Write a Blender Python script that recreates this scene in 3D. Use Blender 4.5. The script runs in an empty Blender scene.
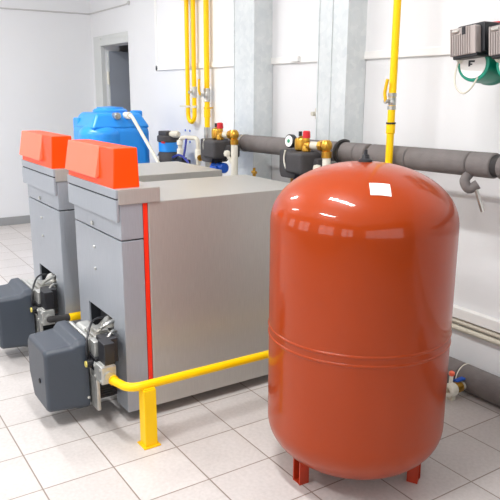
import bpy, bmesh, math, random
from mathutils import Vector, Matrix
random.seed(7)
PI = math.pi
scene = bpy.context.scene
COL = scene.collection

# ------------------------------------------------------------------ materials
def new_mat(name):
    m = bpy.data.materials.new(name)
    m.use_nodes = True
    nt = m.node_tree
    b = nt.nodes['Principled BSDF']
    return m, nt, b

def s2l(c):
    return tuple(((v / 255) / 12.92 if v / 255 <= .04045 else ((v / 255 + .055) / 1.055) ** 2.4) for v in c) + (1,)

def mat(name, rgb, rough=.5, metal=0., var=.06, scale=6., bump=0., bscale=60., coat=0., spec=.5, coat_rough=.05):
    m, nt, b = new_mat(name)
    col = s2l(rgb)
    tc = nt.nodes.new('ShaderNodeTexCoord')
    n = nt.nodes.new('ShaderNodeTexNoise')
    n.inputs['Scale'].default_value = scale
    n.inputs['Detail'].default_value = 4
    nt.links.new(tc.outputs['Object'], n.inputs['Vector'])
    r = nt.nodes.new('ShaderNodeValToRGB')
    r.color_ramp.elements[0].position = .3
    r.color_ramp.elements[1].position = .7
    r.color_ramp.elements[0].color = tuple(c * (1 - var) for c in col[:3]) + (1,)
    r.color_ramp.elements[1].color = tuple(min(1, c * (1 + var)) for c in col[:3]) + (1,)
    nt.links.new(n.outputs['Fac'], r.inputs['Fac'])
    nt.links.new(r.outputs['Color'], b.inputs['Base Color'])
    b.inputs['Roughness'].default_value = rough
    b.inputs['Metallic'].default_value = metal
    b.inputs['Specular IOR Level'].default_value = spec
    b.inputs['Coat Weight'].default_value = coat
    b.inputs['Coat Roughness'].default_value = coat_rough
    if bump:
        n2 = nt.nodes.new('ShaderNodeTexNoise')
        n2.inputs['Scale'].default_value = bscale
        n2.inputs['Detail'].default_value = 3
        nt.links.new(tc.outputs['Object'], n2.inputs['Vector'])
        bp = nt.nodes.new('ShaderNodeBump')
        bp.inputs['Strength'].default_value = bump
        bp.inputs['Distance'].default_value = .01
        nt.links.new(n2.outputs['Fac'], bp.inputs['Height'])
        nt.links.new(bp.outputs['Normal'], b.inputs['Normal'])
    return m

def floor_mat():
    m, nt, b = new_mat('floor_tile')
    T = .33
    tc = nt.nodes.new('ShaderNodeTexCoord')
    sx = nt.nodes.new('ShaderNodeSeparateXYZ')
    nt.links.new(tc.outputs['Object'], sx.inputs[0])
    def math_node(op, a, bval=None, blink=None):
        k = nt.nodes.new('ShaderNodeMath')
        k.operation = op
        nt.links.new(a, k.inputs[0])
        if bval is not None: k.inputs[1].default_value = bval
        if blink is not None: nt.links.new(blink, k.inputs[1])
        return k.outputs[0]
    ds, fl = [], []
    for ax in ('X', 'Y'):
        u = math_node('DIVIDE', sx.outputs[ax], T)
        fl.append(math_node('FLOOR', u))
        f = math_node('SUBTRACT', u, blink=fl[-1])
        g = math_node('SUBTRACT', f, .5)
        g = math_node('ABSOLUTE', g)
        ds.append(g)
    mx = math_node('MAXIMUM', ds[0], blink=ds[1])
    mr = nt.nodes.new('ShaderNodeMapRange')
    mr.inputs['From Min'].default_value = .4885
    mr.inputs['From Max'].default_value = .4925
    nt.links.new(mx, mr.inputs['Value'])
    cx = nt.nodes.new('ShaderNodeCombineXYZ')
    nt.links.new(fl[0], cx.inputs[0]); nt.links.new(fl[1], cx.inputs[1])
    wn = nt.nodes.new('ShaderNodeTexWhiteNoise')
    nt.links.new(cx.outputs[0], wn.inputs['Vector'])
    n = nt.nodes.new('ShaderNodeTexNoise')
    n.inputs['Scale'].default_value = 55; n.inputs['Detail'].default_value = 5
    nt.links.new(tc.outputs['Object'], n.inputs['Vector'])
    big = nt.nodes.new('ShaderNodeTexNoise')
    big.inputs['Scale'].default_value = 3
    nt.links.new(tc.outputs['Object'], big.inputs['Vector'])
    a1 = math_node('MULTIPLY', wn.outputs['Value'], .2)
    a2 = math_node('MULTIPLY', n.outputs['Fac'], .55)
    a3 = math_node('MULTIPLY', big.outputs['Fac'], .3)
    s = math_node('ADD', a1, blink=a2)
    s = math_node('ADD', s, blink=a3)
    r = nt.nodes.new('ShaderNodeValToRGB')
    r.color_ramp.elements[0].position = .2; r.color_ramp.elements[1].position = .85
    r.color_ramp.elements[0].color = s2l((182, 176, 172)); r.color_ramp.elements[1].color = s2l((214, 208, 205))
    nt.links.new(s, r.inputs['Fac'])
    mix = nt.nodes.new('ShaderNodeMix'); mix.data_type = 'RGBA'
    nt.links.new(mr.outputs['Result'], mix.inputs[0])
    nt.links.new(r.outputs['Color'], mix.inputs[6])
    mix.inputs[7].default_value = s2l((138, 124, 114))
    nt.links.new(mix.outputs[2], b.inputs['Base Color'])
    b.inputs['Roughness'].default_value = .42
    bp = nt.nodes.new('ShaderNodeBump'); bp.inputs['Strength'].default_value = .35; bp.inputs['Distance'].default_value = .002
    inv = math_node('SUBTRACT', mr.outputs['Result'], 1.0)
    inv = math_node('MULTIPLY', inv, -1.0)
    nt.links.new(inv, bp.inputs['Height'])
    nt.links.new(bp.outputs['Normal'], b.inputs['Normal'])
    return m

def galv_mat():
    m, nt, b = new_mat('galvanised_sheet')
    tc = nt.nodes.new('ShaderNodeTexCoord')
    v = nt.nodes.new('ShaderNodeTexVoronoi'); v.inputs['Scale'].default_value = 28
    nt.links.new(tc.outputs['Object'], v.inputs['Vector'])
    n = nt.nodes.new('ShaderNodeTexNoise'); n.inputs['Scale'].default_value = 5; n.inputs['Detail'].default_value = 5
    nt.links.new(tc.outputs['Object'], n.inputs['Vector'])
    sp = nt.nodes.new('ShaderNodeSeparateColor')
    nt.links.new(v.outputs['Color'], sp.inputs[0])
    a = nt.nodes.new('ShaderNodeMath'); a.operation = 'MULTIPLY_ADD'
    nt.links.new(sp.outputs[0], a.inputs[0]); a.inputs[1].default_value = .25
    nt.links.new(n.outputs['Fac'], a.inputs[2])
    r = nt.nodes.new('ShaderNodeValToRGB')
    r.color_ramp.elements[0].position = .35; r.color_ramp.elements[1].position = .85
    r.color_ramp.elements[0].color = s2l((204, 210, 212)); r.color_ramp.elements[1].color = s2l((222, 226, 226))
    nt.links.new(a.outputs[0], r.inputs['Fac'])
    nt.links.new(r.outputs['Color'], b.inputs['Base Color'])
    b.inputs['Metallic'].default_value = .3
    b.inputs['Roughness'].default_value = .42
    return m

def brushed(name, rgb, rough=.42, metal=.55):
    m, nt, b = new_mat(name)
    tc = nt.nodes.new('ShaderNodeTexCoord')
    mp = nt.nodes.new('ShaderNodeMapping'); mp.inputs['Scale'].default_value = (40, 40, 2)
    nt.links.new(tc.outputs['Object'], mp.inputs[0])
    n = nt.nodes.new('ShaderNodeTexNoise'); n.inputs['Scale'].default_value = 6; n.inputs['Detail'].default_value = 5
    nt.links.new(mp.outputs[0], n.inputs['Vector'])
    col = s2l(rgb)
    r = nt.nodes.new('ShaderNodeValToRGB')
    r.color_ramp.elements[0].position = .3; r.color_ramp.elements[1].position = .7
    r.color_ramp.elements[0].color = tuple(c * .95 for c in col[:3]) + (1,)
    r.color_ramp.elements[1].color = tuple(min(1, c * 1.05) for c in col[:3]) + (1,)
    nt.links.new(n.outputs['Fac'], r.inputs['Fac'])
    nt.links.new(r.outputs['Color'], b.inputs['Base Color'])
    b.inputs['Metallic'].default_value = metal
    b.inputs['Roughness'].default_value = rough
    return m

def emit(name, rgb, strength):
    m, nt, b = new_mat(name)
    b.inputs['Base Color'].default_value = s2l(rgb)
    b.inputs['Emission Color'].default_value = s2l(rgb)
    b.inputs['Emission Strength'].default_value = strength
    return m

M = dict(
    wall=mat('white_wall_paint', (227, 227, 228), .55, var=.012, scale=1.5, bump=.03, bscale=25),
    cablegrey=mat('pale_grey_cable', (196, 194, 192), .6, var=.02),
    wallgrey=mat('unseen_wall_grey', (120, 124, 122), .6, var=.02, scale=1.5),  # grey chosen for the unseen walls to darken reflections in the vessel
    wallpanel=mat('white_wall_panel', (231, 231, 232), .5, var=.01, scale=1.5),
    trim=mat('white_plastic_trim', (236, 235, 232), .4, var=.01),
    ceil=mat('ceiling_paint', (240, 240, 240), .8, var=.01),
    base=mat('grey_baseboard', (150, 150, 150), .6, var=.04),
    floor=floor_mat(),
    frame=mat('door_frame_paint', (206, 208, 206), .45, var=.02),
    door=mat('door_grey_paint', (152, 157, 166), .5, var=.02),
    dark=mat('painted_recess_shade', (34, 36, 42), .7),  # near-black colour standing in for shade in gaps and recesses
    galv=galv_mat(),
    silver=brushed('silver_boiler_sheet', (186, 184, 179)),
    silverfront=brushed('grey_boiler_front', (168, 173, 181), .4, .4),
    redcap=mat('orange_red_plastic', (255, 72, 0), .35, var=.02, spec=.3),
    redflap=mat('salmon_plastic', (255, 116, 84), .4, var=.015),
    dial=mat('pale_yellow_dial', (222, 206, 110), .45),
    redstripe=mat('red_stripe', (240, 44, 14), .4, var=.02),
    tank=mat('orange_red_enamel', (158, 54, 0), .35, var=.025, scale=4, spec=.15, coat=.55, coat_rough=.05, bump=.015, bscale=5),
    tankleg=mat('red_leg_enamel', (176, 52, 22), .4, var=.1, scale=20),
    yellow=mat('yellow_gas_paint', (255, 204, 0), .35, var=.03, spec=.3),
    yellowold=mat('chipped_yellow_paint', (246, 190, 6), .45, var=.12, scale=30),
    grey=mat('burner_grey_plastic', (61, 68, 78), .45, var=.03, bump=.04, bscale=400),
    alu=mat('cast_aluminium', (196, 196, 192), .38, .7, var=.12, scale=25, bump=.2, bscale=60),
    steel=mat('nickel_steel', (190, 188, 182), .28, .85, var=.1, scale=30),
    black=mat('black_plastic', (34, 34, 38), .4, var=.1),
    blackfoam=mat('black_moulded_foam', (66, 64, 66), .75, var=.1, scale=20, bump=.2, bscale=200),
    foam=mat('grey_pipe_foam', (116, 110, 108), .85, var=.09, scale=14, bump=.25, bscale=120),
    foamdark=mat('dark_foam_joint', (52, 50, 50), .85, var=.1),
    brass=mat('brass', (206, 158, 62), .28, .85, var=.12, scale=30),
    white=mat('white_pipe_plastic', (232, 228, 214), .4, var=.03),
    beige=mat('beige_conduit', (208, 202, 186), .45, var=.03),
    blue=mat('blue_tank_plastic', (40, 146, 236), .33, var=.05, scale=4),
    bluehandle=mat('blue_handle', (18, 84, 190), .35),
    red=mat('red_cap_plastic', (206, 30, 42), .4),
    green=mat('green_pump_enamel', (0, 138, 112), .35, var=.05),
    ribgrey=mat('grey_ribbed_plastic', (168, 158, 154), .45, var=.05),
    paper=mat('white_paper', (250, 248, 244), .6, var=.01),
    lamp=emit('lamp_tube', (255, 252, 246), 14.),
    glassgreen=mat('green_dial_mark', (40, 150, 110), .4),
    charcoal=mat('dark_charcoal_print', (50, 50, 54), .5),
    stone=mat('outside_grey', (176, 180, 178), .9),
)

# ------------------------------------------------------------------ mesh helpers
def merge(bm, t):
    me = bpy.data.meshes.new('tmp'); t.to_mesh(me); t.free()
    bm.from_mesh(me); bpy.data.meshes.remove(me)

def bx(bm, lo, hi, bev=0., seg=2, rot=None, piv=None):
    t = bmesh.new()
    bmesh.ops.create_cube(t, size=1.)
    lo, hi = Vector(lo), Vector(hi)
    for v in t.verts:
        v.co = Vector((lo[i] + (v.co[i] + .5) * (hi[i] - lo[i]) for i in range(3)))
    if bev: bmesh.ops.bevel(t, geom=t.edges[:], offset=bev, segments=seg, affect='EDGES', profile=.5)
    if rot is not None:
        p = Vector(piv if piv is not None else (lo + hi) / 2)
        for v in t.verts: v.co = rot @ (v.co - p) + p
    merge(bm, t)

def prism(bm, poly, axis, a, b, bev=0., seg=2):
    """poly: 2D outline; axis 0: (y,z) 1: (x,z) 2: (x,y); extruded from a to b"""
    t = bmesh.new()
    def P(u, v, w):
        return ((w, u, v), (u, w, v), (u, v, w))[axis]
    v0 = [t.verts.new(P(u, v, a)) for u, v in poly]
    v1 = [t.verts.new(P(u, v, b)) for u, v in poly]
    n = len(poly)
    t.faces.new(v0); t.faces.new(v1[::-1])
    for i in range(n): t.faces.new((v0[i], v0[(i + 1) % n], v1[(i + 1) % n], v1[i]))
    bmesh.ops.recalc_face_normals(t, faces=t.faces[:])
    if bev: bmesh.ops.bevel(t, geom=t.edges[:], offset=bev, segments=seg, affect='EDGES', profile=.5)
    merge(bm, t)

def frame_of(d):
    d = d.normalized()
    a = Vector((0, 0, 1)) if abs(d.z) < .9 else Vector((1, 0, 0))
    u = d.cross(a).normalized()
    return u, d.cross(u).normalized()

def lathe(bm, prof, origin, axis=(0, 0, 1), n=48):
    """prof: list of (radius, distance along axis)"""
    ax = Vector(axis).normalized(); u, w = frame_of(ax); o = Vector(origin)
    t = bmesh.new(); rings = []
    for r, h in prof:
        if r < 1e-5: rings.append([t.verts.new(o + ax * h)])
        else: rings.append([t.verts.new(o + ax * h + (u * math.cos(2 * PI * i / n) + w * math.sin(2 * PI * i / n)) * r) for i in range(n)])
    for A, B in zip(rings, rings[1:]):
        if len(A) == 1 and len(B) == 1: continue
        for i in range(n):
            j = (i + 1) % n
            if len(A) == 1: t.faces.new((A[0], B[i], B[j]))
            elif len(B) == 1: t.faces.new((A[i], B[0], A[j]))
            else: t.faces.new((A[i], B[i], B[j], A[j]))
    for R_, flip in ((rings[0], 1), (rings[-1], 0)):
        if len(R_) > 1: t.faces.new(R_ if not flip else R_[::-1])
    bmesh.ops.recalc_face_normals(t, faces=t.faces[:])
    merge(bm, t)

def cyl(bm, a, b, r, r2=None, n=24, bev=0.):
    a, b = Vector(a), Vector(b); L = (b - a).length
    r2 = r if r2 is None else r2
    if bev: prof = [(r - bev, 0), (r, bev), (r2, L - bev), (r2 - bev, L)]
    else: prof = [(r, 0), (r2, L)]
    lathe(bm, prof, a, b - a, n)

def smooth_path(pts, rad, seg=6):
    """round the corners of a polyline"""
    pts = [Vector(p) for p in pts]; out = [pts[0]]
    for i in range(1, len(pts) - 1):
        p, a, b = pts[i], pts[i - 1], pts[i + 1]
        r = min(rad, (a - p).length * .49, (b - p).length * .49)
        s = p + (a - p).normalized() * r; e = p + (b - p).normalized() * r
        for k in range(seg + 1):
            t_ = k / seg
            out.append(s * (1 - t_) ** 2 + p * 2 * t_ * (1 - t_) + e * t_ ** 2)
    out.append(pts[-1]); return out

def tube(bm, pts, r, n=16, caps=True):
    pts = [Vector(p) for p in pts]
    t = bmesh.new(); rings = []; u = None
    for i, p in enumerate(pts):
        d = (pts[min(i + 1, len(pts) - 1)] - pts[max(i - 1, 0)]).normalized()
        if u is None: u, w = frame_of(d)
        else:
            u = (u - d * u.dot(d)).normalized(); w = d.cross(u)
        rings.append([t.verts.new(p + (u * math.cos(2 * PI * k / n) + w * math.sin(2 * PI * k / n)) * r) for k in range(n)])
    for A, B in zip(rings, rings[1:]):
        for i in range(n): t.faces.new((A[i], A[(i + 1) % n], B[(i + 1) % n], B[i]))
    if caps: t.faces.new(rings[0][::-1]); t.faces.new(rings[-1])
    bmesh.ops.recalc_face_normals(t, faces=t.faces[:])
    merge(bm, t)

def catmull(pts, k=8):
    p = [Vector(q) for q in pts]; p = [2 * p[0] - p[1]] + p + [2 * p[-1] - p[-2]]
    out = []
    for i in range(1, len(p) - 2):
        for s in range(k):
            t = s / k
            out.append(.5 * (2 * p[i] + (p[i + 1] - p[i - 1]) * t + (2 * p[i - 1] - 5 * p[i] + 4 * p[i + 1] - p[i + 2]) * t * t + (3 * p[i] - p[i - 1] - 3 * p[i + 1] + p[i + 2]) * t ** 3))
    out.append(p[-2]); return out

def world_loc(o):
    v = Vector((0, 0, 0))
    while o is not None:
        v += Vector(o.location); o = o.parent
    return v

def build(name, bm, m, parent=None, label=None, smooth=35, loc=None):
    """vertices are given in world space; the object sits at its parent's origin (or at loc)"""
    off = world_loc(parent) if parent else Vector(loc or (0, 0, 0))
    for v in bm.verts: v.co -= off
    me = bpy.data.meshes.new(name); bm.to_mesh(me); bm.free()
    me.materials.append(M[m] if isinstance(m, str) else m)
    if smooth:
        for p in me.polygons: p.use_smooth = True
        me.set_sharp_from_angle(angle=math.radians(smooth))
    o = bpy.data.objects.new(name, me); COL.objects.link(o)
    if smooth:
        wn = o.modifiers.new('WeightedNormal', 'WEIGHTED_NORMAL'); wn.keep_sharp = True; wn.weight = 80
    if parent: o.parent = parent
    elif loc: o.location = loc
    if label: o['label'] = label
    return o

def part(name, fn, m, parent, label=None, smooth=35):
    bm = bmesh.new(); fn(bm); return build(name, bm, m, parent, label, smooth)

def thing(name, loc, label, cat, group=None):
    o = bpy.data.objects.new(name, None); COL.objects.link(o)
    o.location = loc; o.empty_display_size = .05
    return tag(o, label, cat, group)

def tag(o, label, cat, group=None):
    o['label'] = label; o['category'] = cat
    if group: o['group'] = group
    return o

def single(name, fn, m, label, cat, group=None, smooth=35, loc=None):
    bm = bmesh.new(); fn(bm); return tag(build(name, bm, m, None, None, smooth, loc), label, cat, group)

def structure(name, fn, m, parent=None, smooth=0):
    bm = bmesh.new(); fn(bm); o = build(name, bm, m, parent, None, smooth)
    if not parent: o['kind'] = 'structure'
    return o

def copy_tree(o, shift=(0, 0, 0), label=None):
    def rec(s, par):
        c = s.copy(); COL.objects.link(c)
        if par is not None: c.parent = par
        for ch in [k for k in list(scene.objects) if k.parent == s]: rec(ch, c)
        return c
    r = rec(o, None); r.location = Vector(o.location) + Vector(shift)
    if label: r['label'] = label
    return r

# ------------------------------------------------------------------ the setting
WB, WD, WL, WR, WF, CE = 2.55, 2.575, -5.49, 5.6, -3.6, 3.55
structure('floor', lambda b: bx(b, (WL - .2, WF - .2, -.1), (WR + .2, 5.2, 0)), 'floor')
structure('ceiling', lambda b: bx(b, (WL - .2, WF - .2, CE), (WR + .2, 5.2, CE + .1)), 'ceil')
structure('wall_left', lambda b: bx(b, (WL - .2, WF - .2, 0), (WL, 5.2, CE)), 'wall')
def wback(b):
    bx(b, (-4.2, WB, 0), (WR + .2, WB + .25, CE))
    bx(b, (WL, WD, 0), (-5.08, WB + .25, CE))
    bx(b, (-5.08, WD, 2.285), (-4.2, WB + .25, CE))
structure('wall_back', wback, 'wall')
def wright(b):
    bx(b, (WR, WF - .2, 0), (WR + .2, WB + .25, .9)); bx(b, (WR, WF - .2, 2.6), (WR + .2, WB + .25, CE))
    bx(b, (WR, WF - .2, .9), (WR + .2, -2.4, 2.6)); bx(b, (WR, 1.6, .9), (WR + .2, WB + .25, 2.6))
structure('wall_right', wright, 'wallgrey')
WIN = [(-4.6, -2.9), (-1.9, -.2), (.9, 2.6), (3.4, 5.0)]
def wfront(b):
    bx(b, (WL, WF - .2, 0), (WR, WF, .95)); bx(b, (WL, WF - .2, 2.7), (WR, WF, CE))
    e = [WL] + [v for w in WIN for v in w] + [WR]
    for i in range(0, len(e), 2): bx(b, (e[i], WF - .2, .95), (e[i + 1], WF, 2.7))
structure('wall_front', wfront, 'wallgrey')
for i, (a, c) in enumerate(WIN):
    def wf(b, a=a, c=c):
        for x0, x1, z0, z1 in ((a, a + .06, .95, 2.7), (c - .06, c, .95, 2.7), (a, c, .95, 1.01), (a, c, 2.64, 2.7), ((a + c) / 2 - .04, (a + c) / 2 + .04, .95, 2.7)):
            bx(b, (x0, WF - .14, z0), (x1, WF - .07, z1))
    structure('window_%d' % (i + 1), wf, 'trim')
def wf5(b):
    for y0, y1, z0, z1 in ((-2.4, -2.34, .9, 2.6), (1.54, 1.6, .9, 2.6), (-2.4, 1.6, .9, .96), (-2.4, 1.6, 2.54, 2.6), (-1.1, -1.03, .9, 2.6), (.25, .32, .9, 2.6)):
        bx(b, (WR + .07, y0, z0), (WR + .14, y1, z1))
structure('window_5', wf5, 'trim')
# corridor behind the door
structure('wall_corridor', lambda b: (bx(b, (WL, 4.6, 0), (-2.6, 4.8, CE)), bx(b, (-2.8, WB + .25, 0), (-2.6, 4.6, CE))), 'stone')
structure('baseboard_left', lambda b: bx(b, (WL, WF, 0), (WL + .012, WD, .105), .003), 'base')
# door frame, proud of its wall on the left and above the opening
def dframe(b):
    bx(b, (-5.36, WD - .022, 0), (-5.20, WD + .02, 2.40), .004)
    bx(b, (-5.20, WD - .035, 0), (-5.075, WD + .02, 2.365), .004)
    bx(b, (-5.20, WD - .022, 2.34), (-4.2, WD + .02, 2.40), .004)
    bx(b, (-5.075, WD - .035, 2.275), (-4.2, WD + .02, 2.345), .004)
structure('trim_1', dframe, 'frame')
dleaf = structure('door_1', lambda b: bx(b, (-5.078, WD + .06, .01), (-5.035, WD + .92, 2.215), .003), 'door')
part('door_edge', lambda b: bx(b, (-5.076, WD + .045, .02), (-5.037, WD + .0605, 2.21), .002), 'frame', dleaf)
for z in (.3, 1.88):
    part('hinge', lambda b: cyl(b, (-5.04, WD + .04, z - .08), (-5.04, WD + .04, z + .08), .016, n=12), 'white', dleaf)
# upper wall panelling with its vertical and lower edging strip
structure('wall_panel', lambda b: bx(b, (-3.40, WB - .012, 1.945), (WR, WB, CE), .002), 'wallpanel')
def edging(b):
    bx(b, (-3.43, WB - .02, 1.935), (-3.385, WB, CE), .003)
    bx(b, (-3.43, WB - .02, 1.935), (WR, WB, 1.985), .003)
structure('trim_2', edging, 'trim')
structure('trim_3', lambda b: bx(b, (.05, WB - .045, .372), (WR, WB, .437), .004), 'trim')

ZC = 2.70
def wcable(b):
    tube(b, smooth_path([(WL + .008, WF, ZC), (WL + .008, WD - .01, ZC), (-4.23, WD - .008, ZC), (-4.19, WB - .008, ZC), (-4.15, WB - .008, ZC)], .012), .0085, 8)
    lathe(b, [(.024, 0), (.024, .014), (0, .02)], (-4.13, WB, ZC), (0, -1, 0), 12)
single('wall_cable', wcable, 'cablegrey', 'thin white cable running along left wall and round the corner above the door', 'cable')

# four plugged anchor holes
pts = [(-2.80, 1.327), (-2.70, 1.327), (-2.80, 1.215), (-2.70, 1.215)]
names = ['upper left', 'upper right', 'lower left', 'lower right']
for (x, z), nm in zip(pts, names):
    single('wall_plug', lambda b: lathe(b, [(.012, 0), (.012, .004), (.006, .006), (0, .006)], (x, WB, z), (0, -1, 0), 12), 'bluehandle',
           'tiny blue wall plug, %s of four left of the U-shaped yellow pipe' % nm, 'wall plug', 'blue wall plugs')

# small junction piece on the edging strip between the ducts, bracket beside the nearer duct
single('junction_box', lambda b: bx(b, (-.94, WB - .045, 1.945), (-.85, WB - .019, 1.985), .004), 'trim', 'small white box on the edging strip between the two metal ducts', 'junction box')
def clip(b):
    bx(b, (-.62, WB - .05, 1.52), (-.56, WB, 1.60), .006)
    cyl(b, (-.59, WB - .05, 1.56), (-.59, WB - .10, 1.56), .016, n=12)
    cyl(b, (-.59, WB - .05, 1.585), (-.55, WB - .05, 1.585), .012, n=10)
single('wall_bracket', clip, 'beige', 'small cream bracket on the wall left of the nearer metal duct', 'bracket')

# ------------------------------------------------------------------ vent ducts
def duct(x0, x1, y0, label, seam):
    t = thing('vent_duct', ((x0 + x1) / 2, (y0 + WB) / 2, 0), label, 'duct', 'metal ducts on the back wall')
    def body(b):
        bx(b, (x0, y0, .0), (x1, WB - .002, CE - .002), .006)
    part('duct_body', body, 'galv', t)
    def edge(b):
        bx(b, (x1 - .012, y0 - .006, .0), (x1 + .004, y0 + .012, CE - .002), .002)
        bx(b, (x0 - .004, y0 - .006, .0), (x0 + .008, y0 + .008, CE - .002), .002)
        if seam: bx(b, (seam - .006, y0 - .007, .0), (seam + .006, y0 + .004, CE - .002), .002)
    part('folded_seam', edge, 'galv', t)
    return t
duct(-1.545, -1.24, 2.365, 'galvanised metal duct standing on the wall behind the farther boiler, left one', None)
duct(-.44, -.137, 2.375, 'galvanised metal duct with a vertical seam, right one, nearer the big red vessel', -.297)

# ------------------------------------------------------------------ boilers
XL, XR, YF, YB, ZB, ZT = -.39, .31, .555, 1.735, .06, 1.178
ZS = .995
def make_boiler():
    t = thing('heating_boiler', (-.04, 1.1, 0), 'silver-grey floor boiler with orange-red top cover, nearest one, beside the red vessel', 'boiler', 'pair of silver boilers')
    part('side_shell', lambda b: bx(b, (XL, .705, ZB), (XR, YB, ZT), .006), 'silver', t)
    def core(b):
        bx(b, (XL + .015, .62, ZB + .005), (XR - .008, .72, ZT - .005))
    part('gap_shade_core', core, 'dark', t, 'dark core painted as shade in the gap behind the red stripe')  # dark fill, shade of the gap put into its colour
    def stripe(b): bx(b, (XR - .03, .679, ZB + .01), (XR - .0015, .703, ZT - .003), .001)
    part('stripe', stripe, 'redstripe', t, 'vertical bright red stripe')
    OX0, OX1, OZ = -.228, .150, .540
    YD = .677
    def lower(b):
        bx(b, (XL, YF, ZB), (OX0, YD, ZS - .006), .006)
        bx(b, (OX1, YF, ZB), (XR, YD, ZS - .006), .006)
        bx(b, (OX0 - .01, YF + .0004, OZ), (OX1 + .01, YD, ZS - .0065), .0)
    low = part('front_door', lower, 'silverfront', t)
    part('recess_shade_lining', lambda b: (bx(b, (OX0 - .001, YD - .05, ZB + .004), (OX1 + .001, YD - .005, OZ + .001)),  # dark lining added to paint the shade inside the burner opening
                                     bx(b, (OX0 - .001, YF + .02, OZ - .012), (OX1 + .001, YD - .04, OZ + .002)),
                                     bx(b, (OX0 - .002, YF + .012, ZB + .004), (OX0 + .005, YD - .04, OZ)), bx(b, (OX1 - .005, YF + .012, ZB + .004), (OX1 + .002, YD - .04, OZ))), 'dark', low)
    for z in (.89, .766):
        part('door_screw', lambda b: lathe(b, [(.009, 0), (.009, .006), (.005, .010), (0, .010)], (-.075, YF, z), (0, -1, 0), 14), 'alu', low)
    def upper(b):
        bx(b, (XL, YF, ZS), (XR, YD, ZT), .005)
    up = part('upper_panel', upper, 'silverfront', t)
    part('panel_knob', lambda b: lathe(b, [(.012, 0), (.012, .010), (.007, .014), (0, .014)], (-.08, YF, 1.022), (0, -1, 0), 16), 'alu', up)
    # control hood: a block on the front of the top whose front panel hangs lower
    HX0, HX1, HY0, HY1, HZ0, HZ1 = -.415, .318, .533, .772, ZT - .004, 1.252
    def hood(b):
        bx(b, (HX0, HY0 + .012, HZ0), (HX1, HY1, HZ1), .005)
    hd = part('control_hood', hood, 'silver', t)
    def fp(b):
        bx(b, (HX0, HY0, 1.09), (HX1 - .002, HY0 + .014, HZ1 - .053), .003)
        bx(b, (HX0, HY0, HZ1 - .046), (HX1 - .002, HY0 + .014, HZ1 - .0005), .004)
        bx(b, (XL + .0, HY0 + .012, 1.095), (XR - .004, YF, HZ0 + .01))
    pn = part('hood_front', fp, 'silverfront', hd)
    part('groove_shade_strip', lambda b: bx(b, (HX0 + .004, HY0 + .006, HZ1 - .056), (HX1 - .006, HY0 + .013, HZ1 - .043)), 'dark', hd, 'dark strip painted as shade in the groove')  # dark strip added so the groove reads as shaded
    # orange-red cover
    CX0, CX1, CY0, CY1, CZ0, CZ1 = -.402, .280, .545, .678, HZ1 - .002, 1.448
    def cap(b):
        prism(b, [(CY0 - .008, CZ0), (CY0 + .004, CZ1), (CY1 - .006, CZ1), (CY1, CZ0)], 0, CX0, CX1, .006, 3)
    cp = part('top_cover', cap, 'redcap', t, 'glossy orange-red cover on the top')
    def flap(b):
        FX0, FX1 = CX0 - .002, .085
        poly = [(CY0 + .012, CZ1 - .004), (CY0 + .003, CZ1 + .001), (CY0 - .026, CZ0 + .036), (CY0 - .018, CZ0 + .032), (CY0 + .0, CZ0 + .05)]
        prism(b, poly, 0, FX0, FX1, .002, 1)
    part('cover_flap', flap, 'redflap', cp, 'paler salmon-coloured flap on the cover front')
    for x in (XL + .06, XR - .06):
        for y in (YF + .12, YB - .08):
            part('foot', lambda b: cyl(b, (x, y, 0), (x, y, ZB + .006), .025, n=16), 'black', t)
    return t
boiler = make_boiler()
boiler2 = copy_tree(boiler, (-1.0, 0, 0), 'silver-grey floor boiler with orange-red top cover, farther one, in front of the blue water tank')

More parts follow.
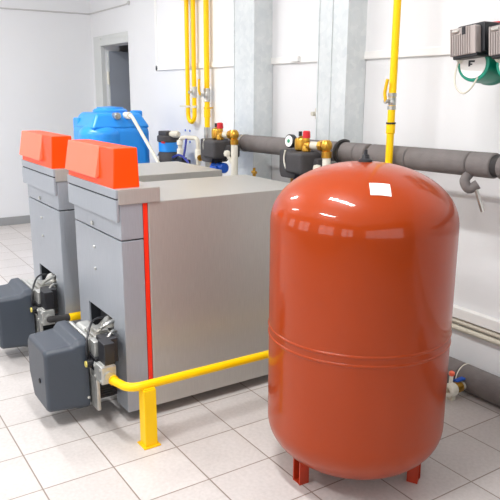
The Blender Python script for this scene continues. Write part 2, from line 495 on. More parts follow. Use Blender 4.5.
# ------------------------------------------------------------------ burners
def make_burner():
    t = thing('oil_gas_burner', (.03, .35, 0), 'dark grey burner on the nearer boiler, yellow post-mounted pipe joining its valve', 'burner', 'pair of grey burners')
    # moulded cover: front edge chamfered to lower left, step up towards the flange
    def cover(b):
        tt = bmesh.new()
        def ring(y, x0, x1, z0, z1, c=.09, e=.02):
            pts = [(x0 + c * .75, z0), (x1 - e, z0), (x1, z0 + e), (x1, z1 - e), (x1 - e, z1), (x0 + .03, z1), (x0, z1 - .03), (x0 - .0, z0 + c * 1.3)]
            return [tt.verts.new((x, y, z)) for x, z in pts]
        R = [ring(.172, -.115, .185, .104, .420), ring(.185, -.135, .20, .092, .432), ring(.315, -.15, .205, .082, .436), ring(.345, -.17, .212, .072, .462, .09, .03), ring(.395, -.17, .212, .070, .464, .09, .03)]
        for A, B in zip(R, R[1:]):
            n = len(A)
            for i in range(n): tt.faces.new((A[i], A[(i + 1) % n], B[(i + 1) % n], B[i]))
        tt.faces.new(R[0][::-1]); tt.faces.new(R[-1])
        bmesh.ops.recalc_face_normals(tt, faces=tt.faces[:])
        bmesh.ops.bevel(tt, geom=[e for e in tt.edges if e.calc_face_angle(0) > .35], offset=.008, segments=2, affect='EDGES', profile=.5)
        merge(b, tt)
    cv = part('burner_cover', cover, 'grey', t)
    part('cover_sticker', lambda b: bx(b, (-.1385, .188, .36), (-.1335, .212, .395)), 'paper', cv, 'small white sticker')
    part('cover_knob', lambda b: lathe(b, [(.014, 0), (.014, .006), (.008, .010), (0, .010)], (.09, .1735, .24), (0, -1, 0), 16), 'black', cv)
    part('cover_screw', lambda b: lathe(b, [(.008, 0), (.008, .006), (0, .007)], (.211, .385, .14), (1, 0, 0), 12), 'alu', cv)
    # cast aluminium flange and fan casing behind the cover
    def flange(b):
        bx(b, (-.135, .403, .09), (.20, .43, .456), .01)
        bx(b, (-.12, .43, .18), (.17, .53, .455), .03, 3)
        bx(b, (.19, .405, .085), (.285, .425, .26), .004)
    part('flange_plate', flange, 'alu', t)
    part('bottom_casing', lambda b: [bx(b, (-.10, .43, .10), (.20, .555, .19), .02)] + [bx(b, (.199, .45, .115 + k * .014), (.207, .545, .122 + k * .014)) for k in range(5)], 'black', t)
    def tubeb(b):
        cyl(b, (.0, .50, .315), (.0, .63, .315), .105, n=32, bev=.008)
    part('blast_tube', tubeb, 'alu', t)
    def top_cast(b):
        bx(b, (.03, .44, .43), (.20, .55, .462), .01)
        bx(b, (.07, .46, .46), (.17, .53, .482), .008)
        cyl(b, (.02, .55, .43), (.12, .55, .50), .035, n=16)
    part('air_casting', top_cast, 'steel', t)
    # control box, ignition solenoid, gas valve block
    part('control_box', lambda b: bx(b, (.20, .445, .345), (.305, .525, .475), .006), 'black', t, 'black control box')
    def col(b):
        bx(b, (.19, .408, .25), (.275, .44, .462), .006)
    part('bracket_column', col, 'alu', t)
    def sol(b):
        bx(b, (.215, .425, .31), (.30, .405, .385), .006)
        cyl(b, (.25, .40, .345), (.25, .37, .345), .022, n=16)
    part('pressure_switch', sol, 'black', t)
    part('switch_dial', lambda b: cyl(b, (.25, .372, .345), (.25, .364, .345), .016, n=18), 'dial', t, 'small pale yellow dial')
    def valve(b):
        bx(b, (.285, .395, .275), (.395, .475, .368), .006)
        bx(b, (.20, .43, .275), (.29, .468, .335), .004)
        cyl(b, (.395, .435, .315), (.405, .435, .315), .028, n=8)
        for dx, dz in ((.30, .292), (.38, .292), (.30, .352), (.38, .352)):
            cyl(b, (dx, .397, dz), (dx, .39, dz), .008, n=8)
        bx(b, (.315, .41, .366), (.385, .47, .375), .003)
    part('gas_valve', valve, 'alu', t)
    part('valve_coil', lambda b: bx(b, (.295, .418, .372), (.388, .475, .485), .005), 'black', t)
    def cable(b):
        tube(b, catmull([(.225, .39, .345), (.23, .38, .40), (.20, .40, .47), (.14, .45, .525), (.09, .52, .52), (.06, .58, .47)], 8), .006, 8)
    part('ignition_cable', cable, 'black', t)
    def cable2(b):
        tube(b, catmull([(.16, .47, .478), (.19, .50, .51), (.17, .56, .52), (.12, .60, .46)], 6), .010, 8)
        tube(b, catmull([(.27, .47, .45), (.24, .52, .49), (.17, .58, .45)], 6), .008, 8)
    part('cable_conduit', cable2, 'steel', t)
    t.location += Vector((-.02, 0, .008))
    return t
burner = make_burner()
burner2 = copy_tree(burner, (-1.02, 0, -.0), 'dark grey burner on the farther boiler, cut by the left picture edge')

# ------------------------------------------------------------------ floor gas pipe with post
t = thing('gas_supply_pipe', (.56, .56, 0), 'yellow gas pipe on a square post, leading from the nearer burner behind the red vessel', 'gas pipe')
def gp(b):
    pts = smooth_path([(.374, .452, .304), (.41, .454, .304), (.56, .468, .322), (.56, 2.06, .318), (.56, 2.10, .318)], .07, 8)
    tube(b, pts, .0215, 20)
part('pipe', gp, 'yellow', t)
part('collar', lambda b: cyl(b, (.374, .452, .304), (.392, .453, .304), .026, n=20), 'yellowold', t)
po = part('support_post', lambda b: bx(b, (.527, .525, .004), (.593, .591, .304), .004), 'yellow', t)
part('base_plate', lambda b: bx(b, (.515, .513, 0), (.605, .603, .006), .001), 'yellowold', po)
part('weld_saddle', lambda b: bx(b, (.532, .53, .298), (.588, .586, .312), .003), 'yellow', po)

t = thing('gas_supply_pipe', (-.64, .6, 0), 'grey and yellow gas pipe running between the two boilers from the farther burner', 'gas pipe')
def gp2(b):
    tube(b, smooth_path([(-.648, .435, .322), (-.632, .44, .322), (-.63, .50, .318), (-.63, .585, .314)], .03), .021, 16)
part('hose', gp2, 'foamdark', t, 'dark grey hose end')
part('pipe', lambda b: tube(b, [(-.63, .60, .314), (-.63, 2.2, .314)], .0195, 16), 'yellow', t)
part('coupling', lambda b: (cyl(b, (-.63, .56, .314), (-.63, .64, .314), .026, n=18, bev=.003), cyl(b, (-.63, .66, .314), (-.63, .69, .314), .024, n=18, bev=.003)), 'yellow', t)
part('support_post', lambda b: bx(b, (-.645, 1.7, 0), (-.615, 1.73, .30)), 'yellow', t)

# ------------------------------------------------------------------ red expansion vessel
TC, TR = (1.243, 1.293), .402
TZ, TH = 1.170, .262
t = thing('expansion_vessel', (TC[0], TC[1], 0), 'large glossy orange-red expansion vessel standing on short legs in front of the pipes', 'expansion vessel')
def vessel(b):
    z0, z1, hb, ht = .27, TZ, .234, TH
    prof = []
    N = 22
    for i in range(N + 1):
        a = PI / 2 * i / N
        prof.append((TR * max(0., math.sin(a)) ** .93, z0 - hb * max(0., math.cos(a)) ** .93))
    def bead(zc):
        return [(TR, zc - .010)] + [(TR + .0035 * math.cos(k * PI / 2 / 3), zc + .007 * math.sin(k * PI / 2 / 3)) for k in range(-3, 4)] + [(TR, zc + .010)]
    prof += [(TR, .5)] + bead(.668) + bead(.706) + [(TR, .9)]
    for i in range(N + 1):
        a = PI / 2 * i / N
        prof.append((TR * max(0., math.cos(a)) ** .97, z1 + ht * max(0., math.sin(a)) ** .97))
    prof[0] = (0, prof[0][1]); prof[-1] = (0, prof[-1][1])
    lathe(b, prof, (TC[0], TC[1], 0), (0, 0, 1), 128)
vs = part('vessel_body', vessel, 'tank', t, smooth=60)
for ang in (-93, 30, 150):
    a = math.radians(ang)
    def leg(b):
        R_ = Matrix.Rotation(a, 3, 'Z'); c = Vector((TC[0], TC[1], 0))
        tt = bmesh.new()
        bx(tt, (.268, -.028, .0), (.276, .028, .20), .001)
        bx(tt, (.272, -.028, .0), (.318, -.021, .22), .001)
        bx(tt, (.272, .021, .0), (.318, .028, .22), .001)
        bx(tt, (.272, -.026, .0), (.316, .026, .006), .001)
        for v in tt.verts: v.co = R_ @ v.co + c
        merge(b, tt)
    part('leg', leg, 'tankleg', t)
part('top_fitting', lambda b: lathe(b, [(.03, 0), (.03, .012), (.018, .02), (.014, .034), (.008, .036), (.007, .055), (0, .056)], (TC[0], TC[1], TZ + TH - .004), (0, 0, 1), 20), 'black', t, 'small black air valve on top')
def sticker(b):
    # paper label wrapped on the dome
    tt = bmesh.new(); nu, nv = 8, 6
    g = []
    R_ = Matrix.Rotation(math.radians(-36), 3, 'Z')
    for j in range(nv + 1):
        row = []
        for i in range(nu + 1):
            p = R_ @ Vector((.258 + .058 * j / nv, -.014 + .080 * (i / nu), 0))
            q = max(0., 1 - (p.length / TR) ** (2 / .97)) ** .5
            row.append(tt.verts.new((TC[0] + p.x, TC[1] + p.y, TZ + TH * q ** .97 + .0015)))
        g.append(row)
    for j in range(nv):
        for i in range(nu): tt.faces.new((g[j][i], g[j + 1][i], g[j + 1][i + 1], g[j][i + 1]))
    bmesh.ops.recalc_face_normals(tt, faces=tt.faces[:])
    merge(b, tt)
part('paper_label', sticker, 'paper', vs, 'blank white paper label')

# ------------------------------------------------------------------ insulated pipe along the back wall
def pz(x): return 1.312 + (x + 1.3) * .0168
PY, PR = 2.25, .066
t = thing('insulated_pipe', (0, PY, 1.33), 'long horizontal pipe in grey foam lagging along back wall behind the red vessel', 'pipe')
P = lambda x: (x, PY, pz(x))
part('steel_pipe', lambda b: cyl(b, P(-1.62), P(2.6), .045), 'steel', t)
cuts = [(-1.60, .005), (.012, .225), (.245, .49), (.497, 1.02), (1.026, 1.19), (1.215, 2.5)]
cuts = [(-1.60, -.0), (.022, .155), (.158, .26), (.285, .60), (.604, 1.035), (1.038, 1.185), (1.225, 2.6)]
for a, c in cuts:
    part('foam_sleeve', lambda b: cyl(b, P(a), P(c), PR, n=32, bev=.006), 'foam', t)
part('end_ring', lambda b: cyl(b, P(1.187), P(1.223), PR - .008, n=32), 'foamdark', t)
def hook(b):
    pts = [(.01 + .01 * math.cos(k), PY + .074 * math.cos(k), pz(.01) + .074 * math.sin(k)) for k in [math.radians(60 + 12 * i) for i in range(0, 20)]]
    tube(b, pts, .011, 10)
part('hanger_hook', hook, 'foamdark', t)
def tee(b):
    tube(b, catmull([(1.04, PY - .02, pz(1.04) - .05), (1.045, PY - .06, pz(1.04) - .085), (1.07, PY - .05, pz(1.04) - .125), (1.10, PY - .02, pz(1.04) - .10)], 6), .026, 14)
part('branch_lagging', tee, 'foam', t)
part('drain_tube', lambda b: tube(b, catmull([(1.085, PY - .035, pz(1.05) - .09), (1.115, PY - .03, pz(1.05) - .16), (1.145, PY - .02, pz(1.05) - .24)], 6), .011, 10), 'steel', t)
for x in (-1.19, 2.2):
    part('wall_support', lambda b: (cyl(b, (x, PY, pz(x)), (x, WB, pz(x)), .012, n=10), cyl(b, P(x - .012), P(x + .012), PR + .005, n=28)), 'steel', t)

# lower lagged pipe on the floor
LY, LR, LZ = 2.40, .078, .079
t = thing('insulated_pipe', (1, LY, 0), 'thick grey lagged pipe lying at the foot of the back wall at right', 'pipe')
for a, c in ((-.12, .62), (.624, .98), (.984, 3.2)):
    part('foam_sleeve', lambda b: cyl(b, (a, LY, LZ), (c, LY, LZ), LR, n=32, bev=.006), 'foam', t)
part('cable_tie', lambda b: cyl(b, (.99, LY, LZ), (.996, LY, LZ), LR + .003, n=32), 'white', t)

t = thing('drain_valve', (1.045, 2.200, 0), 'small drain valve with blue lever on the lagged floor pipe right of the red vessel', 'valve')
VZ = .062
part('branch_pipe', lambda b: cyl(b, (1.045, 2.370, VZ), (1.045, 2.220, VZ), .024, n=18), 'beige', t)
part('valve_body', lambda b: (cyl(b, (1.045, 2.300, VZ), (1.045, 2.240, VZ), .031, n=10), cyl(b, (1.045, 2.270, VZ), (1.045, 2.270, VZ + .045), .012, n=12)), 'brass', t)
part('pipe_end', lambda b: lathe(b, [(.036, 0), (.040, .006), (.040, .05), (.034, .056), (.018, .056), (.018, .03), (0, .03)], (1.045, 2.245, VZ), (0, -1, 0), 24), 'white', t, 'cream plastic end socket')
part('lever', lambda b: (bx(b, (1.03, 2.25, VZ + .04), (1.06, 2.325, VZ + .052), .004), ), 'bluehandle', t, 'blue lever handle')
part('air_cock', lambda b: cyl(b, (1.035, 2.225, VZ + .03), (1.03, 2.235, VZ + .085), .011, n=12), 'white', t)
part('cock_cap', lambda b: lathe(b, [(.013, 0), (.017, .006), (.017, .02), (.010, .026), (0, .026)], (1.03, 2.235, VZ + .078), (0, 0, 1), 14), 'redflap', t, 'pinkish red cap')
part('foot_block', lambda b: bx(b, (1.025, 2.210, 0), (1.065, 2.240, VZ - .02)), 'beige', t)

# conduits under the white ledge
for z, w in ((.347, 'upper'), (.305, 'lower')):
    tt_ = thing('wall_conduit', (1, WB - .018, z), 'beige conduit under the white wall ledge at right, %s of the two' % w, 'conduit', 'beige conduits under the ledge')
    part('conduit_tube', lambda b: cyl(b, (.05, WB - .02, z), (WR, WB - .02, z), .017, n=16), 'beige', tt_)
    for x in (.6, 1.5, 2.5):
        part('clip', lambda b: bx(b, (x - .012, WB - .04, z - .018), (x + .012, WB, z + .018), .003), 'beige', tt_)

# ------------------------------------------------------------------ yellow risers
GY = 2.49
def ball_valve(t, x, z, k=1.):
    def vb(b):
        cyl(b, (x, GY, z - .058 * k), (x, GY, z - .032 * k), .031 * k, n=8)
        cyl(b, (x, GY, z + .032 * k), (x, GY, z + .058 * k), .031 * k, n=8)
        lathe(b, [(.024 * k, -.04 * k), (.029 * k, -.02 * k), (.03 * k, 0), (.029 * k, .02 * k), (.024 * k, .04 * k)], (x, GY, z), (0, 0, 1), 20)
    vb_ = part('ball_valve', vb, 'steel', t)
    part('valve_stem', lambda b: (cyl(b, (x, GY, z), (x - .004, GY - .055 * k, z), .012 * k, n=12), cyl(b, (x - .004, GY - .05 * k, z), (x - .005, GY - .066 * k, z), .017 * k, n=8)), 'steel', vb_)
    return vb_
def clamp(t, x, z, r=.036):
    part('pipe_clamp', lambda b: (cyl(b, (x, GY, z - .008), (x, GY, z + .008), r, n=20), cyl(b, (x, GY, z), (x, WB, z), .006, n=8)), 'yellowold', t)

# U-shaped pair
t = thing('gas_trap_pipe', (-2.55, GY, 1.42), 'U-shaped yellow gas pipe with a small valve, left of the other yellow risers', 'gas pipe')
xa, xb, zu = -2.62, -2.485, 1.50
def upipe(b):
    pts = [(xa, GY, CE - .01), (xa, GY, zu)] + [((xa + xb) / 2 - (xb - xa) / 2 * math.cos(PI * k / 12), GY, zu - .0675 * 1.15 * math.sin(PI * k / 12)) for k in range(1, 12)] + [(xb, GY, zu), (xb, GY, CE - .01)]
    tube(b, pts, .0215, 18)
part('pipe', upipe, 'yellow', t)
ball_valve(t, xb, 1.71, .9)
part('pipe_bracket', lambda b: (bx(b, (xa - .17, GY - .006, 1.565), (xb + .04, GY + .006, 1.578)), cyl(b, (xa - .16, GY, 1.571), (xa - .16, WB, 1.571), .008, n=8), cyl(b, (xb, GY, 1.56), (xb, GY, 1.582), .026, n=18), cyl(b, (xa, GY, 1.56), (xa, GY, 1.582), .026, n=18)), 'beige', t)
part('tee_block', lambda b: bx(b, (xa - .06, GY - .05, 2.57), (xb + .08, GY + .045, 2.64), .02), 'yellow', t)

t = thing('gas_riser_pipe', (-2.22, GY, 1.4), 'straight yellow gas pipe with raised lever valve, ending at the farther pump group', 'gas pipe', 'straight yellow risers')
xr = -2.235
part('pipe', lambda b: tube(b, [(xr, GY, 1.37), (xr, GY, CE - .01)], .0255, 20), 'yellow', t)
v = ball_valve(t, xr, 1.685, 1.05)
part('lever', lambda b: tube(b, catmull([(xr - .006, GY - .066, 1.685), (xr - .004, GY - .078, 1.71), (xr - .004, GY - .085, 1.74), (xr + .004, GY - .085, 1.83)], 5), .011, 8), 'yellowold', v, 'yellow metal lever')
part('coupling', lambda b: (cyl(b, (xr, GY, 1.475), (xr, GY, 1.56), .031, n=20, bev=.004)), 'yellow', t)
clamp(t, xr, 1.565, .034)
part('end_union', lambda b: (cyl(b, (xr, GY, 1.27), (xr, GY, 1.385), .03, n=20), tube(b, smooth_path([(xr, GY, 1.30), (xr, GY, .9), (xr, GY, .3), (-1.7, 2.2, .3)], .1), .024, 14)), 'steel', t)

t = thing('gas_riser_pipe', (.535, 2.14, .3), 'yellow gas pipe with lever valve rising in front of the lagged pipe behind red vessel', 'gas pipe', 'straight yellow risers')
GY = 2.14
xr = .535
part('pipe', lambda b: tube(b, smooth_path([(xr + .02, 2.095, .318), (xr + .01, GY, .318), (xr + .01, GY, .4), (xr, GY, 1.3), (xr, GY, CE - .01)], .03), .0215, 20), 'yellow', t)
v = ball_valve(t, xr, 1.668, .8)
part('lever', lambda b: tube(b, catmull([(xr - .004, GY - .045, 1.668), (xr - .004, GY - .052, 1.69), (xr - .006, GY - .054, 1.72), (xr + .010, GY - .054, 1.79)], 5), .0095, 8), 'yellowold', v, 'chipped yellow lever')
part('coupling', lambda b: (cyl(b, (xr, GY, 1.485), (xr, GY, 1.54), .0265, n=20, bev=.004)), 'yellow', t)
part('pipe_clamp', lambda b: (cyl(b, (xr, GY, 1.54), (xr, GY, 1.550), .028, n=20), ), 'black', t)

# ------------------------------------------------------------------ pump and safety groups behind the boilers
def make_group():
    t = thing('safety_group', (-.27, 2.07, 0), 'black pump block with round gauge and red-capped valve behind nearer boiler', 'pump group', 'pump groups behind the boilers')
    def blk(b):
        prism(b, [(-.415, 1.19), (-.395, 1.15), (-.24, 1.15), (-.215, 1.18), (-.215, 1.335), (-.415, 1.335)], 1, 1.99, 2.15, .012)
    part('pump_shell', blk, 'blackfoam', t)
    part('valve_shell', lambda b: bx(b, (-.27, 1.93, 1.195), (-.085, 2.10, 1.335), .022, 3), 'blackfoam', t)
    part('rear_shell', lambda b: bx(b, (-.13, 2.03, 1.20), (-.04, 2.15, 1.30), .02), 'blackfoam', t)
    part('tie_strap', lambda b: tube(b, catmull([(-.335, 1.985, 1.336), (-.345, 1.983, 1.29), (-.34, 1.983, 1.25), (-.315, 1.983, 1.205)], 5), .006, 6), 'white', t)
    g = part('pressure_gauge', lambda b: lathe(b, [(.0, 0), (.042, 0), (.046, .006), (.046, .035), (.039, .042), (.037, .036), (0, .036)], (-.35, 2.06, 1.392), (.1, -1, .08), 28), 'black', t)
    part('gauge_dial', lambda b: lathe(b, [(.038, 0), (.038, .003), (0, .004)], Vector((-.35, 2.06, 1.392)) + Vector((.1, -1, .08)).normalized() * .0362, (.1, -1, .08), 28), 'paper', g)
    part('dial_mark', lambda b: lathe(b, [(.013, 0), (.013, .002), (0, .0025)], Vector((-.35, 2.06, 1.392)) + Vector((.1, -1, .08)).normalized() * .0405, (.1, -1, .08), 14), 'glassgreen', g)
    part('air_vent', lambda b: (lathe(b, [(.03, 0), (.045, .012), (.047, .03), (.047, .072), (.04, .085), (.02, .092), (.012, .10), (0, .10)], (-.255, 2.06, 1.333), (0, 0, 1), 24)), 'brass', t)
    part('vent_cap', lambda b: cyl(b, (-.27, 2.06, 1.43), (-.27, 2.06, 1.462), .012, n=12), 'black', t)
    part('relief_valve', lambda b: (lathe(b, [(.022, 0), (.03, .01), (.03, .035), (.02, .05), (.024, .075), (.02, .10)], (-.19, 2.05, 1.33), (0, 0, 1), 20), cyl(b, (-.19, 2.05, 1.375), (-.14, 2.05, 1.375), .024, n=14)), 'brass', t)
    part('valve_cap', lambda b: lathe(b, [(.018, 0), (.026, .006), (.024, .044), (.018, .05), (0, .05)], (-.19, 2.05, 1.42), (0, 0, 1), 10), 'red', t, 'red ribbed cap')
    part('discharge_pipe', lambda b: (cyl(b, (-.15, 2.06, 1.378), (-.03, 2.06, 1.380), .026, n=18)), 'beige', t)
    part('brass_elbow', lambda b: (lathe(b, [(.0, -.04), (.022, -.036), (.035, -.018), (.038, .0), (.035, .018), (.022, .036), (0, .04)], (.005, 2.06, 1.385), (0, 0, 1), 22), cyl(b, (-.055, 2.06, 1.382), (-.02, 2.06, 1.383), .036, n=8), cyl(b, (.008, 2.06, 1.31), (.008, 2.06, 1.35), .033, n=18)), 'brass', t)
    part('white_pipe', lambda b: cyl(b, (.01, 2.06, .03), (.01, 2.06, 1.325), .027, n=20), 'white', t, 'cream plastic pipe')
    part('union_nut', lambda b: cyl(b, (-.33, 2.07, 1.09), (-.33, 2.07, 1.155), .034, n=8), 'brass', t)
    part('blue_valve', lambda b: (cyl(b, (-.29, 2.05, 1.115), (-.12, 2.05, 1.115), .042, n=20, bev=.008), bx(b, (-.26, 1.99, 1.10), (-.16, 2.03, 1.13), .006)), 'bluehandle', t, 'blue valve body')
    part('flow_pipe', lambda b: tube(b, smooth_path([(-.22, 2.05, 1.2), (-.22, 2.05, .85), (-.22, 1.775, .85)], .06), .03, 16), 'foamdark', t)
    part('white_tap', lambda b: (lathe(b, [(.0, -.026), (.022, -.02), (.028, 0), (.022, .02), (0, .026)], (-.035, 2.02, 1.24), (0, 0, 1), 14), cyl(b, (-.035, 2.02, 1.23), (-.0, 2.05, 1.16), .014, n=12)), 'white', t)
    t.location.x += .055
    return t
grp = make_group()
grp2 = copy_tree(grp, (-1.115, 0, .008), 'black pump block with brass fittings and blue valve behind the farther boiler')

for o in [k for k in list(scene.objects) if k.parent == grp2 and k.name.startswith('pressure_gauge')]:
    for c_ in list(o.children): bpy.data.objects.remove(c_)
    bpy.data.objects.remove(o)

# brass plug behind the boiler
def bplug(b):
    x = -.68
    cyl(b, (x, 2.0, 1.06), (x, 2.0, 1.145), .013, n=14)
    cyl(b, (x - .022, 2.0, 1.145), (x + .022, 2.0, 1.145), .012, n=12)
    cyl(b, (x, 2.0, 1.15), (x, 2.0, 1.178), .010, n=10)
    tube(b, [(x, 2.0, 1.09), (x, 2.0, .0)], .012, 10)
single('drain_cock', bplug, 'brass', 'tiny brass cock rising behind the rear edge of the nearer boiler', 'cock')

# ------------------------------------------------------------------ blue water tank
BC = Vector((-3.10, 1.86, 0))
t = thing('water_tank', BC, 'blue plastic water tank with domed shoulder, standing by the door in the corner', 'water tank')
def btank(b):
    x, y = BC.x, BC.y
    bx(b, (x - .30, y - .31, 0), (x + .30, y + .31, 1.40), .085, 5)
    # upper tier with sloping shoulders
    tt = bmesh.new()
    bmesh.ops.create_cube(tt, size=1.)
    for v in tt.verts:
        top = v.co.z > 0
        v.co = Vector((x + v.co.x * (.47 if top else .60), y + v.co.y * (.46 if top else .62), 1.51 if top else 1.36))
    bmesh.ops.bevel(tt, geom=tt.edges[:], offset=.035, segments=4, affect='EDGES', profile=.5)
    merge(b, tt)
    # barrel-shaped bulge with a domed head
    prof = [(.215, 0), (.215, 1.30)] + [(.215 * math.cos(a), 1.30 + .12 * math.sin(a)) for a in [PI / 2 * k / 10 for k in range(1, 10)]] + [(0, 1.42)]
    lathe(b, prof, (x + .125, y - .155, 0), (0, 0, 1), 40)
part('tank_shell', btank, 'blue', t)
part('lifting_lug', lambda b: bx(b, (BC.x - .285, BC.y - .295, 1.30), (BC.x - .13, BC.y - .17, 1.455), .02, 3), 'blue', t)
part('lifting_lug', lambda b: bx(b, (BC.x + .08, BC.y + .17, 1.33), (BC.x + .20, BC.y + .268, 1.53), .02, 3), 'blue', t)
part('filler_lid', lambda b: lathe(b, [(.17, 0), (.17, .03), (.15, .045), (.135, .045), (.13, .06), (.0, .07)], (BC.x, BC.y, 1.50), (0, 0, 1), 36), 'blue', t)
FX = BC.x + .285
part('inlet_fitting', lambda b: (cyl(b, (FX - .06, BC.y - .045, 1.482), (FX + .03, BC.y - .045, 1.482), .034, n=20, bev=.006), cyl(b, (FX + .025, BC.y - .045, 1.482), (FX + .04, BC.y - .045, 1.482), .02, n=10)), 'steel', t, 'round metal fitting')
part('outlet_fitting', lambda b: (cyl(b, (FX - .06, BC.y + .068, 1.485), (FX + .045, BC.y + .068, 1.485), .034, n=20, bev=.006)), 'white', t, 'cream plastic fitting')
single('overflow_pipe', lambda b: tube(b, smooth_path([(FX + .046, BC.y + .068, 1.485), (FX + .08, BC.y + .076, 1.48), (FX + .33, BC.y + .22, 1.06), (FX + .58, BC.y + .30, .70), (FX + .58, BC.y + .30, .02)], .07), .0165, 16), 'white',
       'cream plastic pipe sloping down from the blue water tank', 'pipe')

# ------------------------------------------------------------------ small pump with blue band, by the blue tank
FC = Vector((-2.63, 2.27, 0))
t = thing('water_pump', FC, 'small black pump with a bright blue band, between blue tank and yellow pipes', 'water pump')
part('blue_band', lambda b: cyl(b, (FC.x, FC.y, 1.135), (FC.x, FC.y, 1.235), .098, n=36, bev=.006), 'blue', t, 'bright blue band')
part('motor_head', lambda b: (cyl(b, (FC.x, FC.y, 1.23), (FC.x, FC.y, 1.295), .112, n=12, bev=.01), bx(b, (FC.x - .11, FC.y - .06, 1.285), (FC.x + .07, FC.y + .06, 1.335), .012)), 'blackfoam', t)
part('motor_base', lambda b: (lathe(b, [(.09, 1.14), (.112, 1.10), (.128, 1.05), (.128, .98), (.10, .96)], (FC.x, FC.y, 0), (0, 0, 1), 36)), 'blackfoam', t)
part('type_plate', lambda b: bx(b, (FC.x - .04, FC.y - .135, 1.045), (FC.x + .03, FC.y - .118, 1.10), .004), 'paper', t)
part('outlet_dome', lambda b: (lathe(b, [(0, -.07), (.024, -.062), (.034, -.03), (.034, .04), (.024, .06), (0, .062)], (FC.x + .12, FC.y + .01, 1.312), (1, .25, .05), 22)), 'beige', t)
part('stand', lambda b: cyl(b, (FC.x, FC.y, 0), (FC.x, FC.y, .97), .06, n=20), 'foamdark', t)
part('red_mark', lambda b: bx(b, (FC.x + .07, FC.y - .115, 1.225), (FC.x + .115, FC.y - .09, 1.242), .003), 'red', t)

t = thing('plastic_pipework', (-2.2, 2.3, 1.0), 'cream plastic pipe arch with blue hoses, right of the small blue-banded pump', 'pipework')
part('pipe_arch', lambda b: tube(b, smooth_path([(-2.40, 2.28, 0), (-2.40, 2.28, 1.285), (-2.13, 2.33, 1.295), (-2.13, 2.33, 0)], .06), .021, 14), 'beige', t)
for x, y, z0, z1 in ((-2.40, 2.28, 1.12, 1.18), (-2.13, 2.33, 1.10, 1.19), (-2.40, 2.28, 1.215, 1.26)):
    part('pipe_socket', lambda b: cyl(b, (x, y, z0), (x, y, z1), .031, n=16, bev=.004), 'white', t)
part('brass_tap', lambda b: (cyl(b, (-2.13, 2.33, 1.12), (-2.03, 2.30, 1.12), .016, n=12), cyl(b, (-2.05, 2.306, 1.12), (-2.03, 2.30, 1.12), .03, n=10)), 'brass', t)
for p_ in ([(-2.27, 2.28, 1.28), (-2.255, 2.26, 1.20), (-2.25, 2.24, 1.10), (-2.24, 2.24, .95)],
           [(-2.40, 2.2, 1.10), (-2.24, 2.19, 1.135), (-2.13, 2.2, 1.10), (-2.07, 2.22, 1.02), (-2.06, 2.24, .9)],
           [(-2.16, 2.2, 1.11), (-2.09, 2.2, 1.08), (-2.05, 2.2, .98), (-2.04, 2.22, .9)]):
    part('blue_hose', lambda b: tube(b, catmull(p_, 6), .011, 8), mat('navy_hose', (44, 52, 140), .4) if 'navy' not in M else M['navy'], t)
part('black_manifold', lambda b: (bx(b, (-2.44, 2.2, 1.02), (-2.22, 2.3, 1.09), .012), cyl(b, (-2.38, 2.22, 1.08), (-2.38, 2.22, 1.125), .03, n=12), bx(b, (-2.3, 2.19, 1.08), (-2.2, 2.25, 1.115), .008)), 'black', t)

# ------------------------------------------------------------------ circulator pumps at upper right
def make_circ(x0):
    t = thing('circulator_pump', (x0, 2.2, 1.85), 'green circulator pump with grey ribbed box, its whole round white nameplate in view', 'circulator pump', 'twin green circulator pumps')
    ax = Vector((.22, -1, .0)).normalized(); c = Vector((x0, 2.13, 1.855))
    part('motor_body', lambda b: lathe(b, [(.074, -.005), (.082, -.002), (.085, .008), (.085, .05), (.090, .07), (.090, .17), (.100, .185), (.100, .21), (.07, .215), (.07, .225)], c, -ax, 40), 'green', t)
    pl = part('nameplate', lambda b: lathe(b, [(.067, .0), (.067, .008), (0, .009)], c, ax, 32), 'paper', t, 'round white nameplate')
    u_ = Vector((0, 0, 1)).cross(ax).normalized() * 1.
    def mark(b):
        R_ = Matrix((u_, ax, Vector((0, 0, 1)))).transposed()
        tt = bmesh.new()
        for lo, hi in (((-.022, .0085, .010), (.010, .0105, .019)), ((-.022, .0085, -.010), (-.012, .0105, .012)), ((-.013, .0085, -.003), (-.002, .0105, .004))): bx(tt, lo, hi)
        for v in tt.verts: v.co = R_ @ v.co + c
        merge(b, tt)
    part('plate_print', mark, 'charcoal', pl, 'dark printed mark')
    R_ = Matrix.Rotation(math.radians(-6), 3, 'Y')
    piv = (x0, 2.1, 1.97)
    part('control_box', lambda b: bx(b, (x0 - .082, 2.09, 1.90), (x0 + .085, 2.25, 2.045), .012, 2, R_, piv), 'black', t, 'black control box')
    def ribs(b):
        bx(b, (x0 - .086, 2.045, 1.895), (x0 + .066, 2.094, 2.03), .010, 2, R_, piv)
        for k in range(9):
            xx = x0 - .080 + k * .0135
            bx(b, (xx, 2.037, 1.897), (xx + .0075, 2.05, 2.00 if k in (1, 2, 3, 4) else 2.028), .002, 1, R_, piv)
    cv = part('ribbed_cover', ribs, 'ribgrey', t, 'grey ribbed cover')
    part('selector_switch', lambda b: bx(b, (x0 - .008, 2.034, 1.992), (x0 + .014, 2.05, 2.028), .004, 1, R_, piv), 'black', cv, 'small black switch')
    part('cover_badge', lambda b: bx(b, (x0 - .07, 2.036, 2.005), (x0 - .028, 2.05, 2.022), .006, 2, R_, piv), 'steel', cv)
    part('lower_lip', lambda b: bx(b, (x0 - .075, 2.05, 1.882), (x0 + .07, 2.2, 1.902), .004, 1, R_, piv), 'black', t)
    part('cable_gland', lambda b: cyl(b, (x0 - .055, 2.13, 1.905), (x0 - .068, 2.10, 1.868), .016, n=12), 'white', t)
    return t
c1 = make_circ(1.09)
c2 = copy_tree(c1, (.228, .0, -.003), 'second green circulator pump with ribbed box, cut by the right picture edge')
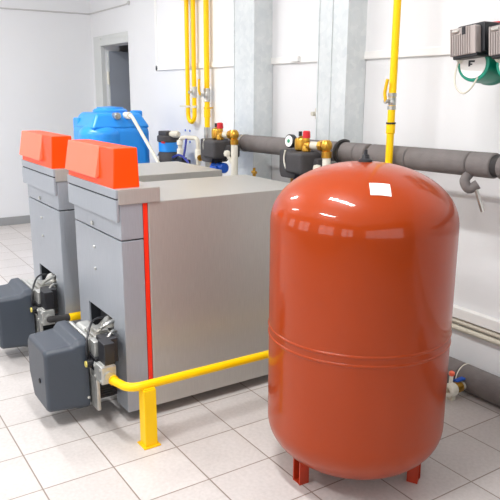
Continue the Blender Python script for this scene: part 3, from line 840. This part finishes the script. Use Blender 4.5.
part('power_cable', lambda b: tube(b, catmull([(1.025, 2.095, 1.87), (1.022, 2.08, 1.80), (1.042, 2.07, 1.745), (1.085, 2.07, 1.715), (1.125, 2.075, 1.735), (1.145, 2.10, 1.79)], 8), .0045, 8), 'beige', c1, 'thin pale cable loop')
t = thing('pump_pipework', (1.18, 2.42, 1.8), 'pale vertical pipe with flange above the green pumps at the right edge', 'pipe')
part('twin_housing', lambda b: (bx(b, (1.07, 2.35, 1.75), (1.46, 2.45, 1.94), .03, 3),), 'green', t, 'green twin pump housing')
part('riser', lambda b: cyl(b, (1.27, 2.40, 1.93), (1.27, 2.40, CE - .005), .058, n=28), 'wallpanel', t)
part('flange', lambda b: (cyl(b, (1.27, 2.40, 2.14), (1.27, 2.40, 2.175), .085, n=32, bev=.004), cyl(b, (1.27, 2.40, 1.95), (1.27, 2.40, 1.985), .085, n=32, bev=.004)), 'beige', t)
part('wall_support', lambda b: cyl(b, (1.27, 2.40, 2.3), (1.27, WB - .005, 2.3), .012, n=10), 'steel', t)
part('red_tag', lambda b: bx(b, (1.10, 2.22, 2.035), (1.15, 2.25, 2.06), .004), 'red', t)

# ------------------------------------------------------------------ lights
w = bpy.data.worlds.new('World'); scene.world = w; w.use_nodes = True
bg = w.node_tree.nodes['Background']
bg.inputs['Color'].default_value = (.94, .97, 1.0, 1); bg.inputs['Strength'].default_value = 1.0

def area(name, loc, rot, sx, sy, power, col=(1, 1, 1)):
    l = bpy.data.lights.new(name, 'AREA'); l.shape = 'RECTANGLE'; l.size = sx; l.size_y = sy; l.energy = power; l.color = col
    o = bpy.data.objects.new(name, l); COL.objects.link(o); o.location = loc; o.rotation_euler = rot
    return o
for i, (a, c) in enumerate(WIN):
    area('window_daylight', ((a + c) / 2, WF - .16, 1.82), (PI / 2, 0, 0), c - a - .1, 1.6, 32, (.97, .98, 1.0))
area('window_daylight', (WR + .16, -.4, 1.75), (PI / 2, 0, PI / 2), 3.8, 1.6, 40, (.97, .98, 1.0))
for x in (-2.6, 1.2):
    for y in (-1.7, .25):
        t = thing('ceiling_lamp', (x, y, CE), 'white strip lamp under the ceiling', 'ceiling lamp', 'ceiling strip lamps')
        part('lamp_body', lambda b: bx(b, (x - .62, y - .08, CE - .05), (x + .62, y + .08, CE), .008), 'trim', t)
        part('lamp_tube', lambda b: (cyl(b, (x - .58, y - .03, CE - .068), (x + .58, y - .03, CE - .068), .016, n=12), cyl(b, (x - .58, y + .03, CE - .068), (x + .58, y + .03, CE - .068), .016, n=12)), 'lamp', t)
        area('lamp_light', (x, y, CE - .09), (0, 0, 0), 1.2, .16, 92, (.98, .99, 1))

# ------------------------------------------------------------------ camera
yaw, pit, roll = .9917, .2371, -.0046
cy, sy = math.cos(yaw), math.sin(yaw)
f = Vector((-sy * math.cos(pit), cy * math.cos(pit), -math.sin(pit)))
r = Vector((cy, sy, 0)); d = f.cross(r)
cr, sr = math.cos(roll), math.sin(roll)
right, down = cr * r + sr * d, -sr * r + cr * d
cam = bpy.data.cameras.new('camera'); co = bpy.data.objects.new('camera', cam); COL.objects.link(co)
cam.sensor_width = 36; cam.lens = 36 * 656.08 / 500; cam.clip_start = .05
m3 = Matrix((right, -down, -f)).transposed()
co.matrix_world = Matrix.Translation((3.3171, -.6469, 1.7192)) @ m3.to_4x4()
scene.camera = co

vs_ = scene.view_settings
vs_.view_transform = 'Standard'; vs_.look = 'None'; vs_.gamma = 1; vs_.use_curve_mapping = False; vs_.exposure = -.45
scene.cycles.use_denoising = True
scene.cycles.max_bounces = 10; scene.cycles.diffuse_bounces = 6; scene.cycles.glossy_bounces = 4
scene.cycles.sample_clamp_indirect = 8
